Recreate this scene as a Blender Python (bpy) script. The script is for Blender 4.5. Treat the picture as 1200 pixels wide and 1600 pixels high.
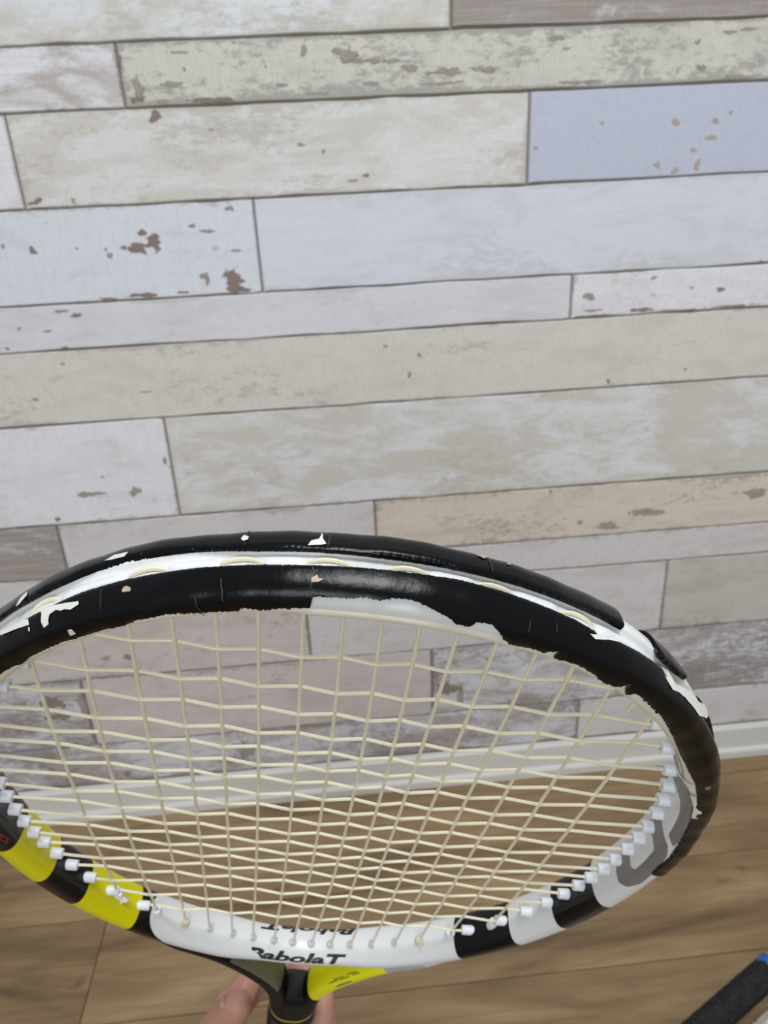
import bpy, bmesh, math, random
import numpy as np
from mathutils import Vector, Matrix

for o in list(bpy.data.objects):
    bpy.data.objects.remove(o)
scene = bpy.context.scene
COL = scene.collection

# ------------------------------------------------------------------ camera
# room axes: X along the plank wall, Y into the wall, Z up; floor at Z = 0
CAM_H = 0.78
WALL_Y = 0.7957
F_PX = 1200.0
# columns: room x, room down, room depth expressed in camera axes (x right, y down, z forward)
RW = np.array([[0.99525777, 0.04410655, -0.08669821],
               [-0.07633476, 0.90657617, -0.41508150],
               [0.06029072, 0.41973117, 0.90564384]])


def cam_to_world(c):
    w = RW.T @ np.asarray(c, float)
    return np.array([w[0], w[2], -w[1]])


cam_data = bpy.data.cameras.new('camera')
cam = bpy.data.objects.new('camera', cam_data)
COL.objects.link(cam)
ax = [cam_to_world(v) for v in ((1, 0, 0), (0, -1, 0), (0, 0, -1))]
cm = Matrix.Identity(4)
for k in range(3):
    for r in range(3):
        cm[r][k] = ax[k][r]
cm[2][3] = CAM_H
cam.matrix_world = cm
cam_data.sensor_width = 36.0
cam_data.lens = F_PX / 1600.0 * 36.0
cam_data.clip_start = 0.01
cam_data.dof.use_dof = True
cam_data.dof.focus_distance = 0.215
cam_data.dof.aperture_fstop = 26.0
scene.camera = cam

# ------------------------------------------------------------------ light
world = bpy.data.worlds.new('world')
scene.world = world
world.use_nodes = True
bg = world.node_tree.nodes['Background']
bg.inputs['Color'].default_value = (0.87, 0.94, 1.0, 1)
bg.inputs['Strength'].default_value = 0.42


def area_light(name, loc, target, size, energy, color):
    d = bpy.data.lights.new(name, 'AREA')
    d.shape = 'DISK'
    d.size = size
    d.energy = energy
    d.color = color
    o = bpy.data.objects.new(name, d)
    COL.objects.link(o)
    o.location = loc
    o.rotation_euler = (Vector(target) - Vector(loc)).to_track_quat('-Z', 'Y').to_euler()
    return o


area_light('ceiling_lamp_light', (0.3, -0.3, 2.25), (0.3, -0.3, 0), 0.75, 29, (0.98, 0.985, 1.0))
# added fill behind the photographer, brightens front-facing surfaces; no real window
area_light('front_fill_light', (-0.5, -2.4, 1.35), (0.0, 0.5, 0.5), 1.3, 30, (0.93, 0.97, 1.0))

vs = scene.view_settings
vs.view_transform = 'Standard'
vs.look = 'None'
vs.gamma = 1.0
vs.use_curve_mapping = False
vs.exposure = -0.17

random.seed(7)
rng = np.random.default_rng(11)


# ------------------------------------------------------------------ helpers
def lin(c):
    out = []
    for v in c[:3]:
        v = v / 255.0
        out.append(v / 12.92 if v <= 0.04045 else ((v + 0.055) / 1.055) ** 2.4)
    return tuple(out) + (1.0,)


def tag(o, label=None, cat=None, group=None, kind=None):
    if label: o['label'] = label
    if cat: o['category'] = cat
    if group: o['group'] = group
    if kind: o['kind'] = kind
    return o


def empty(name, mat=None):
    o = bpy.data.objects.new(name, None)
    o.empty_display_size = 0.02
    COL.objects.link(o)
    if mat is not None:
        o.matrix_world = mat
    return o


def mesh_obj(name, verts, faces, mat=None, parent=None, smooth=False, sharp=None):
    me = bpy.data.meshes.new(name)
    me.from_pydata([tuple(map(float, v)) for v in verts], [], [tuple(map(int, f)) for f in faces])
    me.validate()
    bm = bmesh.new()
    bm.from_mesh(me)
    bmesh.ops.recalc_face_normals(bm, faces=bm.faces)
    bm.to_mesh(me)
    bm.free()
    if mat: me.materials.append(mat)
    if smooth:
        me.polygons.foreach_set('use_smooth', [True] * len(me.polygons))
        if sharp is not None:
            me.set_sharp_from_angle(angle=math.radians(sharp))
    o = bpy.data.objects.new(name, me)
    COL.objects.link(o)
    if parent is not None:
        o.parent = parent
    return o


class NT:
    """small helper around a material node tree"""
    def __init__(self, name):
        self.m = bpy.data.materials.new(name)
        self.m.use_nodes = True
        self.t = self.m.node_tree
        self.b = self.t.nodes['Principled BSDF']

    def n(self, kind, **kw):
        nd = self.t.nodes.new(kind)
        for k, v in kw.items():
            setattr(nd, k, v)
        return nd

    def link(self, a, b):
        self.t.links.new(a, b)

    def val(self, node, name, v):
        if hasattr(v, 'is_linked'):
            self.link(v, node.inputs[name])
        else:
            node.inputs[name].default_value = v

    def math(self, op, a, b=0.0, clamp=False):
        nd = self.n('ShaderNodeMath', operation=op, use_clamp=clamp)
        self.val(nd, 0, a)
        self.val(nd, 1, b)
        return nd.outputs[0]

    def ramp(self, fac, stops, interp='LINEAR'):
        nd = self.n('ShaderNodeValToRGB')
        cr = nd.color_ramp
        cr.interpolation = interp
        while len(cr.elements) < len(stops):
            cr.elements.new(0.5)
        for e, (p, c) in zip(cr.elements, sorted(stops, key=lambda s: s[0])):
            e.position = p
            e.color = c if len(c) == 4 else tuple(c) + (1,)
        self.link(fac, nd.inputs['Fac'])
        return nd.outputs['Color']

    def step(self, fac, lo, hi):
        nd = self.n('ShaderNodeMapRange')
        nd.clamp = True
        self.val(nd, 'Value', fac)
        self.val(nd, 'From Min', lo)
        self.val(nd, 'From Max', hi)
        return nd.outputs['Result']

    def mix(self, fac, a, b, mode='MIX'):
        nd = self.n('ShaderNodeMix', data_type='RGBA', blend_type=mode)
        self.val(nd, 0, fac)
        self.val(nd, 6, a)
        self.val(nd, 7, b)
        return nd.outputs[2]

    def noise(self, vec, scale, detail=4.0, rough=0.55, dist=0.0):
        nd = self.n('ShaderNodeTexNoise')
        self.link(vec, nd.inputs['Vector'])
        nd.inputs['Scale'].default_value = scale
        nd.inputs['Detail'].default_value = detail
        nd.inputs['Roughness'].default_value = rough
        nd.inputs['Distortion'].default_value = dist
        return nd.outputs['Fac']

    def mapping(self, vec, scale, loc=(0, 0, 0)):
        nd = self.n('ShaderNodeMapping')
        self.link(vec, nd.inputs['Vector'])
        nd.inputs['Scale'].default_value = scale
        nd.inputs['Location'].default_value = loc
        return nd.outputs['Vector']

    def bump(self, h, strength, dist=0.001):
        nd = self.n('ShaderNodeBump')
        self.link(h, nd.inputs['Height'])
        nd.inputs['Strength'].default_value = strength
        nd.inputs['Distance'].default_value = dist
        self.link(nd.outputs['Normal'], self.b.inputs['Normal'])

    def base(self, c):
        self.val(self.b, 'Base Color', c)

    def rough(self, r):
        self.val(self.b, 'Roughness', r)


def plain(name, rgb, rough=0.45, var=0.06, scale=60.0, bump=0.0, spec=0.5, coat=0.0):
    """painted / moulded surface: faint procedural tone variation"""
    k = NT(name)
    tc = k.n('ShaderNodeTexCoord').outputs['Object']
    nz = k.noise(tc, scale, 5)
    c = lin(rgb)
    d = tuple(max(0, v * (1 - var * 2)) for v in c[:3]) + (1,)
    k.base(k.mix(nz, d, c))
    k.rough(rough)
    k.b.inputs['Specular IOR Level'].default_value = spec
    k.b.inputs['Coat Weight'].default_value = coat
    if bump:
        k.bump(nz, bump, 0.0005)
    return k.m


# ------------------------------------------------------------------ wall
def plank_material():
    k = NT('distressed_paint')
    pos = k.n('ShaderNodeNewGeometry').outputs['Position']

    def att(n, out='Fac'):
        return k.n('ShaderNodeAttribute', attribute_type='OBJECT', attribute_name=n).outputs[out]
    seed = att('seed', 'Vector')
    vadd = k.n('ShaderNodeVectorMath', operation='ADD')
    k.link(pos, vadd.inputs[0])
    k.link(seed, vadd.inputs[1])
    p = vadd.outputs[0]
    paint, second, wood = att('paint', 'Color'), att('second', 'Color'), att('wood', 'Color')
    # slow blotches of a second tone, stretched along the board
    blotch = k.noise(k.mapping(p, (12, 12, 34)), 1.0, 10, 0.74, 0.5)
    s_amt = att('second_amount')
    f1 = k.step(k.math('ADD', blotch, s_amt), 0.945, 1.075)
    c = k.mix(f1, paint, second)
    # fine brushed streaks along the board
    streak = k.noise(k.mapping(p, (14, 14, 420)), 1.0, 5, 0.6)
    c = k.mix(k.math('MULTIPLY', k.step(streak, 0.46, 0.72), 0.40), c, second)
    # fine vertical weave of the printed paper
    weave = k.noise(k.mapping(p, (500, 500, 90)), 1.0, 3, 0.6)
    c = k.mix(k.math('MULTIPLY', k.step(weave, 0.45, 0.75), 0.20), c, wood)
    # worn-through speckles: fine noise gated by a slow mask
    mask = k.noise(k.mapping(p, (7, 7, 17)), 1.0, 3, 0.5, 0.3)
    spk = k.noise(k.mapping(p, (85, 85, 200)), 1.0, 8, 0.74, 0.3)
    wear = att('wear')
    sm = k.math('ADD', k.math('MULTIPLY', mask, 0.9), k.math('MULTIPLY', spk, 1.0))
    edge = k.n('ShaderNodeAttribute', attribute_type='GEOMETRY', attribute_name='edge').outputs['Fac']
    # boards are knocked and rubbed most along their edges
    rub = k.math('MULTIPLY', k.math('MULTIPLY', edge, edge), 0.17)
    f2 = k.step(k.math('ADD', k.math('ADD', sm, wear), rub), 1.10, 1.22)
    c = k.mix(k.math('MULTIPLY', f2, 0.62), c, wood)
    # a few small dark pits
    pit = k.noise(k.mapping(p, (38, 38, 62)), 1.0, 4, 0.6)
    c = k.mix(k.math('MULTIPLY', k.step(pit, 0.725, 0.76), 0.6), c, wood)
    k.base(c)
    k.rough(0.62)
    k.b.inputs['Specular IOR Level'].default_value = 0.3
    k.bump(sm, 0.12, 0.0006)
    return k.m


MAT_PLANK = plank_material()
MAT_GAP = plain('dark_joint', (150, 138, 128), 0.9, 0.25, 45)


def chip_material(name, rgb):
    """ragged worn patch: opaque in its core, broken up by noise towards the rim"""
    k = NT(name)
    pos = k.n('ShaderNodeNewGeometry').outputs['Position']
    core = k.n('ShaderNodeAttribute', attribute_type='GEOMETRY', attribute_name='core').outputs['Fac']
    nz = k.noise(k.mapping(pos, (150, 150, 240)), 1.0, 5, 0.65, 0.3)
    f = k.math('ADD', core, k.math('MULTIPLY', k.math('SUBTRACT', nz, 0.5), 1.9))
    c = lin(rgb)
    k.base(k.mix(k.noise(k.mapping(pos, (90, 90, 160)), 1.0, 4), tuple(v * .72 for v in c[:3]) + (1,), tuple(min(1, v * 1.15) for v in c[:3]) + (1,)))
    k.rough(0.8)
    k.b.inputs['Specular IOR Level'].default_value = 0.1
    k.link(k.step(f, 0.40, 0.62), k.b.inputs['Alpha'])
    return k.m


MAT_CHIP = chip_material('bare_wood_chip', (146, 130, 120))
MAT_CHIP_GREY = chip_material('grey_worn_chip', (164, 156, 148))
MAT_CHIP_TAN = chip_material('tan_worn_chip', (186, 168, 154))

X0, X1 = -1.5, 1.7
wall = mesh_obj('wall_back', [(X0, WALL_Y + .002, 0), (X1, WALL_Y + .002, 0), (X1, WALL_Y + .002, 2.3), (X0, WALL_Y + .002, 2.3),
                              (X0, WALL_Y + .06, 0), (X1, WALL_Y + .06, 0), (X1, WALL_Y + .06, 2.3), (X0, WALL_Y + .06, 2.3)],
                [(0, 1, 2, 3), (4, 5, 6, 7), (0, 1, 5, 4), (1, 2, 6, 5), (2, 3, 7, 6), (3, 0, 4, 7)], MAT_GAP)
tag(wall, 'wall clad in horizontal whitewashed distressed planks', kind='structure')

WHITE, CREAM, BLUE, PINK = (222, 222, 226), (221, 214, 200), (188, 194, 210), (220, 214, 212)
GREEN, BROWN, TAN, GREY = (212, 210, 198), (150, 138, 129), (214, 200, 182), (196, 190, 187)
WOODB, WOODG = (140, 124, 114), (140, 136, 128)
# paint, second tone, amount of second tone, wear, colour of the bare wood
STYLES = {
    'white_cream': ((222, 224, 228), (204, 202, 193), 0.50, 0.10, (180, 177, 168)),
    'brown': ((156, 146, 139), (208, 208, 212), 0.36, -0.10, (122, 111, 104)),
    'white_streak': ((226, 226, 230), (186, 178, 174), 0.49, 0.0, (160, 150, 146)),
    'green': ((209, 207, 198), (195, 193, 184), 0.44, 0.15, (140, 138, 131)),
    'cream': ((220, 220, 220), (207, 203, 195), 0.49, 0.10, (182, 175, 163)),
    'blue': ((192, 197, 212), (184, 190, 207), 0.40, -0.2, (168, 162, 160)),
    'pale_blue': ((218, 221, 228), (206, 209, 218), 0.42, -0.05, (168, 160, 156)),
    'white': ((216, 218, 226), (206, 208, 215), 0.46, 0.06, (194, 194, 197)),
    'white_pink': ((227, 226, 231), (215, 211, 212), 0.45, -0.04, (176, 168, 164)),
    'white_rose': ((217, 217, 222), (208, 206, 209), 0.45, 0.04, (190, 187, 187)),
    'tan_cream': ((215, 211, 203), (205, 201, 192), 0.46, 0.02, (172, 162, 152)),
    'beige_blotch': ((221, 221, 224), (203, 199, 190), 0.52, 0.06, (186, 179, 166)),
    'tan': ((216, 205, 190), (196, 186, 176), 0.44, 0.02, (150, 140, 132)),
    'grey': ((210, 206, 206), (199, 193, 191), 0.46, 0.0, (160, 152, 148)),
    'warm_grey': ((204, 196, 193), (192, 183, 179), 0.48, 0.03, (152, 141, 135)),
    'beige_grey': ((198, 193, 186), (185, 180, 172), 0.46, 0.03, (150, 141, 132)),  # grey-beige paint, darkened slightly to mimic the person's shadow low on the wall
    'smear': ((210, 210, 216), (172, 163, 160), 0.50, 0.13, (126, 114, 111)),
}
ROWS = [0.051, 0.115, 0.2165, 0.317, 0.359, 0.4255, 0.5403, 0.617, 0.662, 0.7492, 0.829, 0.8805, 0.965,
        1.045, 1.09, 1.175, 1.25, 1.355, 1.41, 1.49, 1.59, 1.66, 1.74, 1.85, 1.91, 2.0, 2.10, 2.18, 2.28]
# joints along X and the style of each board between them (only rows the photograph shows)
LAYOUT = {
    0: ([-0.47, 0.30], ['grey', 'smear', 'grey']),
    1: ([-0.328, 0.104], ['smear', 'warm_grey', 'smear']),
    2: ([-0.0465, 0.398], ['warm_grey', 'grey', 'beige_grey']),
    3: ([-0.62, 0.72], ['grey', 'grey', 'grey']),
    4: ([-0.311, 0.0425, 0.83], ['brown', 'grey', 'tan', 'grey']),
    5: ([-0.1755, 0.78], ['white_pink', 'beige_blotch', 'cream']),
    6: ([-0.53, 0.64], ['white', 'tan_cream', 'white']),
    7: ([-0.66, 0.258], ['cream', 'white_rose', 'white_pink']),
    8: ([-0.59, -0.0575, 0.76], ['white', 'pale_blue', 'white', 'cream']),
    9: ([-0.2687, 0.2075, 0.62], ['white_pink', 'cream', 'blue', 'white']),
    10: ([-0.162, 0.70], ['white_streak', 'green', 'white']),
    11: ([-0.55, 0.134, 0.80], ['white', 'white_cream', 'brown', 'white']),
}
GAP = 0.0008
PLANKS = []


def plank(x0, x1, z0, z1, style):
    a, b, g, h = x0 + GAP, x1 - GAP, z0 + GAP, z1 - GAP
    cx, cz = (a + b) / 2, (g + h) / 2
    e = 0.0011
    d = -0.0022
    # slightly wavering long edges, chamfered, thin board
    ew = 0.0075
    nx = max(2, int((b - a - 2 * ew) / 0.03))
    xs = np.concatenate([[a, a + e], np.linspace(a + ew, b - ew, nx + 1), [b - e, b]])
    m_ = len(xs)
    wl = rng.normal(0, 0.0004, m_)
    wh = rng.normal(0, 0.0004, m_)
    verts, faces, edge = [], [], []
    for i, x in enumerate(xs):
        end = i in (0, m_ - 1)
        near = i in (0, 1, m_ - 2, m_ - 1)
        for q, (z, ev) in enumerate(((g + wl[i], 1), (g + wl[i] + e, 1), (g + wl[i] + ew, 0), (h + wh[i] - ew, 0), (h + wh[i] - e, 1), (h + wh[i], 1))):
            verts.append((x - cx, 0 if (end or q in (0, 5)) else d, z - cz))
            edge.append(1.0 if (near or ev) else 0.0)
    for i in range(m_ - 1):
        p, q = i * 6, i * 6 + 6
        for k in range(5):
            faces.append((p + k, q + k, q + k + 1, p + k + 1))
    o = mesh_obj('plank', verts, faces, MAT_PLANK, wall)
    o.data.attributes.new('edge', 'FLOAT', 'POINT').data.foreach_set('value', edge)
    o.location = (cx, WALL_Y + 0.0018, cz)
    st = STYLES[style]
    o['paint'] = lin(st[0])[:3]
    o['second'] = lin(st[1])[:3]
    o['second_amount'] = st[2]
    o['wear'] = st[3]
    o['wood'] = lin(st[4])[:3]
    o['seed'] = tuple(float(v) for v in rng.uniform(-20, 20, 3))
    PLANKS.append((x0, x1, z0, z1, o))


names = list(STYLES)
for i in range(len(ROWS) - 1):
    if i in LAYOUT:
        js, st = list(LAYOUT[i][0]), list(LAYOUT[i][1])
    else:
        js, st = [], []
        x = X0 + random.uniform(.3, .9)
        while x < X1 - .2:
            js.append(x)
            x += random.uniform(.6, 1.1)
        st = [random.choice(names) for _ in range(len(js) + 1)]
    while js[0] - X0 > 1.0:
        js.insert(0, js[0] - random.uniform(.5, .9))
        st.insert(0, random.choice(names))
    while X1 - js[-1] > 1.0:
        js.append(js[-1] + random.uniform(.5, .9))
        st.append(random.choice(names))
    ed = [X0] + js + [X1]
    for k in range(len(ed) - 1):
        plank(ed[k], ed[k + 1], ROWS[i], ROWS[i + 1], st[k])


def chip(x, z, w, h, mat=MAT_CHIP, n=14, rough=0.3):
    """a flake of paint gone, lying on the board it belongs to"""
    par = None
    for (x0, x1, z0, z1, o) in PLANKS:
        if x0 <= x <= x1 and z0 <= z <= z1:
            par, lim = o, (x0 + .0012, x1 - .0012, z0 + .0012, z1 - .0012)
    if par is None:
        return
    ph = rng.uniform(0, 6.28, 4)
    yo = -0.0023 - 0.00045 * rng.random()
    rings, core, faces = [(x, z)], [1.0], []
    for q, (rad, cv) in enumerate(((0.45, 0.8), (0.9, 0.45), (1.45, 0.0))):
        for i in range(n):
            t = 2 * math.pi * i / n
            r = rad * (1 + rough * (0.5 * math.sin(2 * t + ph[0]) + 0.5 * math.sin(3 * t + ph[1]) + 0.4 * math.sin(5 * t + ph[2])))
            rings.append((x + w / 2 * r * math.cos(t), z + h / 2 * r * math.sin(t)))
            core.append(cv)
            a, b = 1 + q * n + i, 1 + q * n + (i + 1) % n
            faces.append((0, a, b) if q == 0 else (a - n, a, b, b - n))
    vs_ = [(min(max(p, lim[0]), lim[1]) - par.location.x, yo, min(max(q, lim[2]), lim[3]) - par.location.z) for p, q in rings]
    me = bpy.data.meshes.new('paint_chip')
    me.from_pydata(vs_, [], faces)
    me.materials.append(mat)
    me.attributes.new('core', 'FLOAT', 'POINT').data.foreach_set('value', core)
    o = bpy.data.objects.new('paint_chip', me)
    COL.objects.link(o)
    o.parent = par


CHIPS = [
    (-0.174, 0.7103, 0.0205, 0.0116, 0), (-0.1556, 0.7146, 0.0156, 0.015, 0), (-0.1655, 0.7239, 0.0107, 0.0051, 0), (-0.1627, 0.7121, 0.0084, 0.0046, 0),
    (-0.2696, 0.7137, 0.0076, 0.0075, 0), (-0.0849, 0.6743, 0.02, 0.0219, 0), (-0.0777, 0.6665, 0.0151, 0.0062, 0), (-0.1737, 0.6665, 0.0271, 0.0055, 0),
    (-0.2081, 0.6648, 0.0221, 0.0031, 0), (-0.1361, 0.6668, 0.0186, 0.0025, 0), (-0.1122, 0.6807, 0.0086, 0.0072, 1), (-0.1104, 0.6757, 0.005, 0.0097, 1),
    (-0.0795, 0.7413, 0.0096, 0.0057, 1), (-0.1177, 0.7278, 0.0084, 0.004, 1), (-0.1039, 0.7224, 0.0134, 0.0041, 1), (-0.1991, 0.7058, 0.006, 0.0058, 1),
    (-0.2023, 0.7113, 0.0036, 0.0035, 1), (-0.0781, 0.7035, 0.0111, 0.003, 1), (-0.229, 0.7133, 0.0036, 0.0023, 1), (-0.2964, 0.7186, 0.0041, 0.0045, 1),
    (-0.1363, 0.8229, 0.0107, 0.0133, 0), (-0.1479, 0.8447, 0.01, 0.0169, 1), (-0.15, 0.8362, 0.0123, 0.008, 0), (-0.085, 0.8332, 0.041, 0.0056, 0),
    (-0.071, 0.8306, 0.0172, 0.0046, 0), (-0.1277, 0.8338, 0.0113, 0.004, 1), (-0.1172, 0.8465, 0.0225, 0.0049, 1), (-0.1053, 0.8581, 0.0028, 0.0039, 1),
    (-0.1078, 0.8709, 0.0189, 0.0024, 1), (-0.0595, 0.877, 0.0039, 0.002, 1), (-0.0336, 0.857, 0.0023, 0.0039, 1), (-0.0207, 0.8429, 0.0138, 0.003, 1),
    (-0.0337, 0.8291, 0.0208, 0.0026, 1), (0.0132, 0.8345, 0.0232, 0.003, 1), (-0.1602, 0.8664, 0.0039, 0.0106, 0), (0.0017, 0.8681, 0.0079, 0.0107, 1),
    (0.0385, 0.8638, 0.0252, 0.0118, 1), (0.0497, 0.859, 0.0346, 0.0039, 1), (0.0603, 0.8409, 0.0152, 0.0051, 1), (0.0641, 0.8584, 0.0174, 0.005, 1),
    (0.0958, 0.8513, 0.014, 0.0081, 1), (0.1309, 0.8475, 0.0295, 0.0071, 1), (0.0815, 0.8578, 0.0232, 0.004, 1), (0.1664, 0.8482, 0.0238, 0.0061, 1),
    (0.1249, 0.8385, 0.0414, 0.0026, 1), (0.2308, 0.8702, 0.0166, 0.0049, 1), (0.2402, 0.8618, 0.0107, 0.0025, 1), (0.3633, 0.8632, 0.0061, 0.0041, 1),
    (0.2568, 0.8346, 0.0365, 0.0032, 1), (0.4045, 0.8333, 0.0313, 0.0032, 1), (0.4107, 0.8717, 0.0183, 0.004, 1), (0.3691, 0.8424, 0.0112, 0.0053, 1),
    (0.3928, 0.8698, 0.0122, 0.0041, 1), (-0.2549, 0.7572, 0.008, 0.0055, 0), (-0.2613, 0.7547, 0.0116, 0.0033, 0), (-0.2231, 0.7556, 0.0034, 0.0044, 1),
    (-0.0079, 0.7934, 0.0083, 0.0037, 1), (0.0515, 0.7644, 0.0073, 0.0033, 0), (0.0378, 0.7606, 0.0159, 0.0017, 1), (-0.0884, 0.809, 0.0041, 0.0026, 1),
    (0.0124, 0.7865, 0.0047, 0.0043, 1), (0.3499, 0.7974, 0.0095, 0.0061, 2), (0.3897, 0.7968, 0.0095, 0.0061, 2), (0.3866, 0.7826, 0.0109, 0.005, 2),
    (0.3707, 0.7726, 0.0064, 0.004, 2), (0.3363, 0.7606, 0.0077, 0.0069, 2), (0.3549, 0.7551, 0.0091, 0.0057, 2), (0.3764, 0.7588, 0.0065, 0.0103, 2),
    (0.4033, 0.8034, 0.0051, 0.0033, 2), (0.2784, 0.7997, 0.005, 0.0033, 2), (0.2142, 0.7811, 0.005, 0.0039, 2), (0.367, 0.8806, 0.0025, 0.002, 1),
    (-0.2564, 0.6558, 0.0146, 0.0037, 1), (-0.242, 0.6506, 0.0135, 0.0043, 0), (-0.2998, 0.6416, 0.0043, 0.0038, 1), (-0.2729, 0.6374, 0.0123, 0.0025, 1),
    (-0.3157, 0.6222, 0.0056, 0.0038, 0), (-0.261, 0.62, 0.0075, 0.0025, 0), (0.2765, 0.6391, 0.0149, 0.0078, 1), (0.3437, 0.654, 0.0062, 0.0045, 1),
    (0.3854, 0.6419, 0.0055, 0.0033, 1), (0.417, 0.6382, 0.0091, 0.0066, 0), (0.3326, 0.6221, 0.0278, 0.0047, 0), (0.3745, 0.6189, 0.035, 0.0033, 0),
    (0.4301, 0.6203, 0.0424, 0.0027, 0), (0.4567, 0.6624, 0.0111, 0.0052, 0), (0.2809, 0.6245, 0.0206, 0.0026, 1), (0.2915, 0.6192, 0.0207, 0.002, 0),
    (0.0627, 0.6008, 0.0046, 0.0047, 1), (0.098, 0.5898, 0.004, 0.0054, 0), (-0.2657, 0.6041, 0.005, 0.0026, 1), (-0.301, 0.569, 0.0064, 0.0046, 1),
    (0.0872, 0.5693, 0.0041, 0.0069, 1), (0.3041, 0.5477, 0.0035, 0.0064, 0), (0.3893, 0.5555, 0.0058, 0.0022, 1), (-0.1355, 0.6075, 0.0019, 0.0019, 1),
    (-0.1872, 0.5693, 0.0129, 0.002, 1), (-0.268, 0.4598, 0.0297, 0.0075, 1), (-0.2184, 0.4596, 0.015, 0.0098, 1), (-0.3082, 0.4323, 0.0108, 0.0054, 0),
    (-0.1813, 0.492, 0.004, 0.0146, 1), (-0.2505, 0.4788, 0.004, 0.0029, 1), (0.2837, 0.3785, 0.0062, 0.0076, 1), (0.4945, 0.3992, 0.0318, 0.0117, 1),
    (0.3636, 0.3851, 0.047, 0.0101, 1), (0.3183, 0.3713, 0.0234, 0.0119, 1), (0.2463, 0.421, 0.0038, 0.0064, 1), (-0.2656, 0.245, 0.0105, 0.0092, 0),
    (-0.292, 0.246, 0.0119, 0.0073, 1), (-0.3693, 0.1874, 0.0377, 0.0173, 0), (-0.4073, 0.1897, 0.0224, 0.0096, 1), (-0.3664, 0.1652, 0.0304, 0.0117, 0),
    (-0.3334, 0.1813, 0.0106, 0.029, 1), (-0.4024, 0.1099, 0.0465, 0.0082, 1), (-0.1423, 0.0843, 0.0197, 0.0319, 1), (-0.1536, 0.0932, 0.013, 0.0105, 1),
    (-0.2983, 0.0647, 0.0081, 0.0086, 0), (-0.4043, 0.1017, 0.0466, 0.0041, 0), (0.1245, 0.1548, 0.0333, 0.0203, 0), (0.2263, 0.1227, 0.0515, 0.0148, 1),
    (0.3797, 0.142, 0.0611, 0.0126, 0), (0.4309, 0.1488, 0.0527, 0.0084, 1), (0.495, 0.1273, 0.0537, 0.0054, 1), (0.1412, 0.1376, 0.0118, 0.031, 1),
    (0.2561, 0.2152, 0.0332, 0.0098, 1), (0.3338, 0.1775, 0.0342, 0.0142, 1),
]
for (x, z, w, h, kind) in CHIPS:
    chip(x, z, w, h, (MAT_CHIP, MAT_CHIP_GREY, MAT_CHIP_TAN)[kind])

# baseboard: flat board with an eased top and a projecting foot
MAT_BASE = plain('baseboard_white', (214, 211, 206), 0.45, 0.03, 30)
prof = [(0, 0.0), (-0.0125, 0.0), (-0.0125, 0.0100), (-0.0110, 0.0125), (-0.0075, 0.0140), (-0.0070, 0.046), (-0.0045, 0.0495), (0, 0.0505)]
bv = [(x, WALL_Y + p[0], p[1]) for x in (X0, X1) for p in prof]
n = len(prof)
bf = [(i, i + 1, n + i + 1, n + i) for i in range(n - 1)] + [tuple(range(n)), tuple(range(n, 2 * n)), (0, n, 2 * n - 1, n - 1)]
tag(mesh_obj('baseboard_back', bv, bf, MAT_BASE), 'white painted baseboard along the foot of the plank wall', kind='structure')


# ------------------------------------------------------------------ floor
def floor_material():
    k = NT('oak_laminate')
    pos = k.n('ShaderNodeNewGeometry').outputs['Position']
    sd = k.n('ShaderNodeAttribute', attribute_type='OBJECT', attribute_name='seed').outputs['Vector']
    va = k.n('ShaderNodeVectorMath', operation='ADD')
    k.link(pos, va.inputs[0])
    k.link(sd, va.inputs[1])
    p = va.outputs[0]
    tone = k.n('ShaderNodeAttribute', attribute_type='OBJECT', attribute_name='tone').outputs['Fac']
    big = k.noise(k.mapping(p, (3.2, 17, 1)), 1.0, 5, 0.6, 0.6)
    grain = k.noise(k.mapping(p, (9, 150, 1)), 1.0, 6, 0.65, 0.3)
    c = k.ramp(big, [(0.30, lin((98, 79, 56))), (0.50, lin((137, 114, 82))), (0.72, lin((166, 142, 106)))])
    c = k.mix(k.math('MULTIPLY', k.step(grain, 0.45, 0.8), 0.5), c, lin((98, 78, 58)))
    knot = k.noise(k.mapping(p, (13, 30, 1)), 1.0, 2, 0.4, 0.8)
    c = k.mix(k.math('MULTIPLY', k.step(knot, 0.70, 0.80), 0.75), c, lin((80, 62, 48)))
    c = k.mix(0.85, c, tone, 'MULTIPLY')
    k.base(c)
    k.rough(0.48)
    k.b.inputs['Specular IOR Level'].default_value = 0.35
    k.bump(grain, 0.06, 0.0004)
    return k.m


MAT_FLOOR = floor_material()
MAT_SUB = plain('floor_joint', (78, 60, 46), 0.9)
FY0 = -0.9
fl = mesh_obj('floor', [(X0, FY0, -0.0015), (X1, FY0, -0.0015), (X1, WALL_Y + .05, -0.0015), (X0, WALL_Y + .05, -0.0015),
                        (X0, FY0, -0.03), (X1, FY0, -0.03), (X1, WALL_Y + .05, -0.03), (X0, WALL_Y + .05, -0.03)],
              [(0, 1, 2, 3), (4, 5, 6, 7), (0, 1, 5, 4), (1, 2, 6, 5), (2, 3, 7, 6), (3, 0, 4, 7)], MAT_SUB)
tag(fl, 'brown oak laminate floor of boards running along the wall', kind='structure')
edges = [WALL_Y - 0.008, 0.757]
while edges[-1] > FY0:
    edges.append(edges[-1] - 0.123)
FJ = {0: [-.62, .9], 1: [-.78, .75], 2: [-.2985, .86], 3: [-.9, .82], 4: [-.45, .62]}
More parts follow.
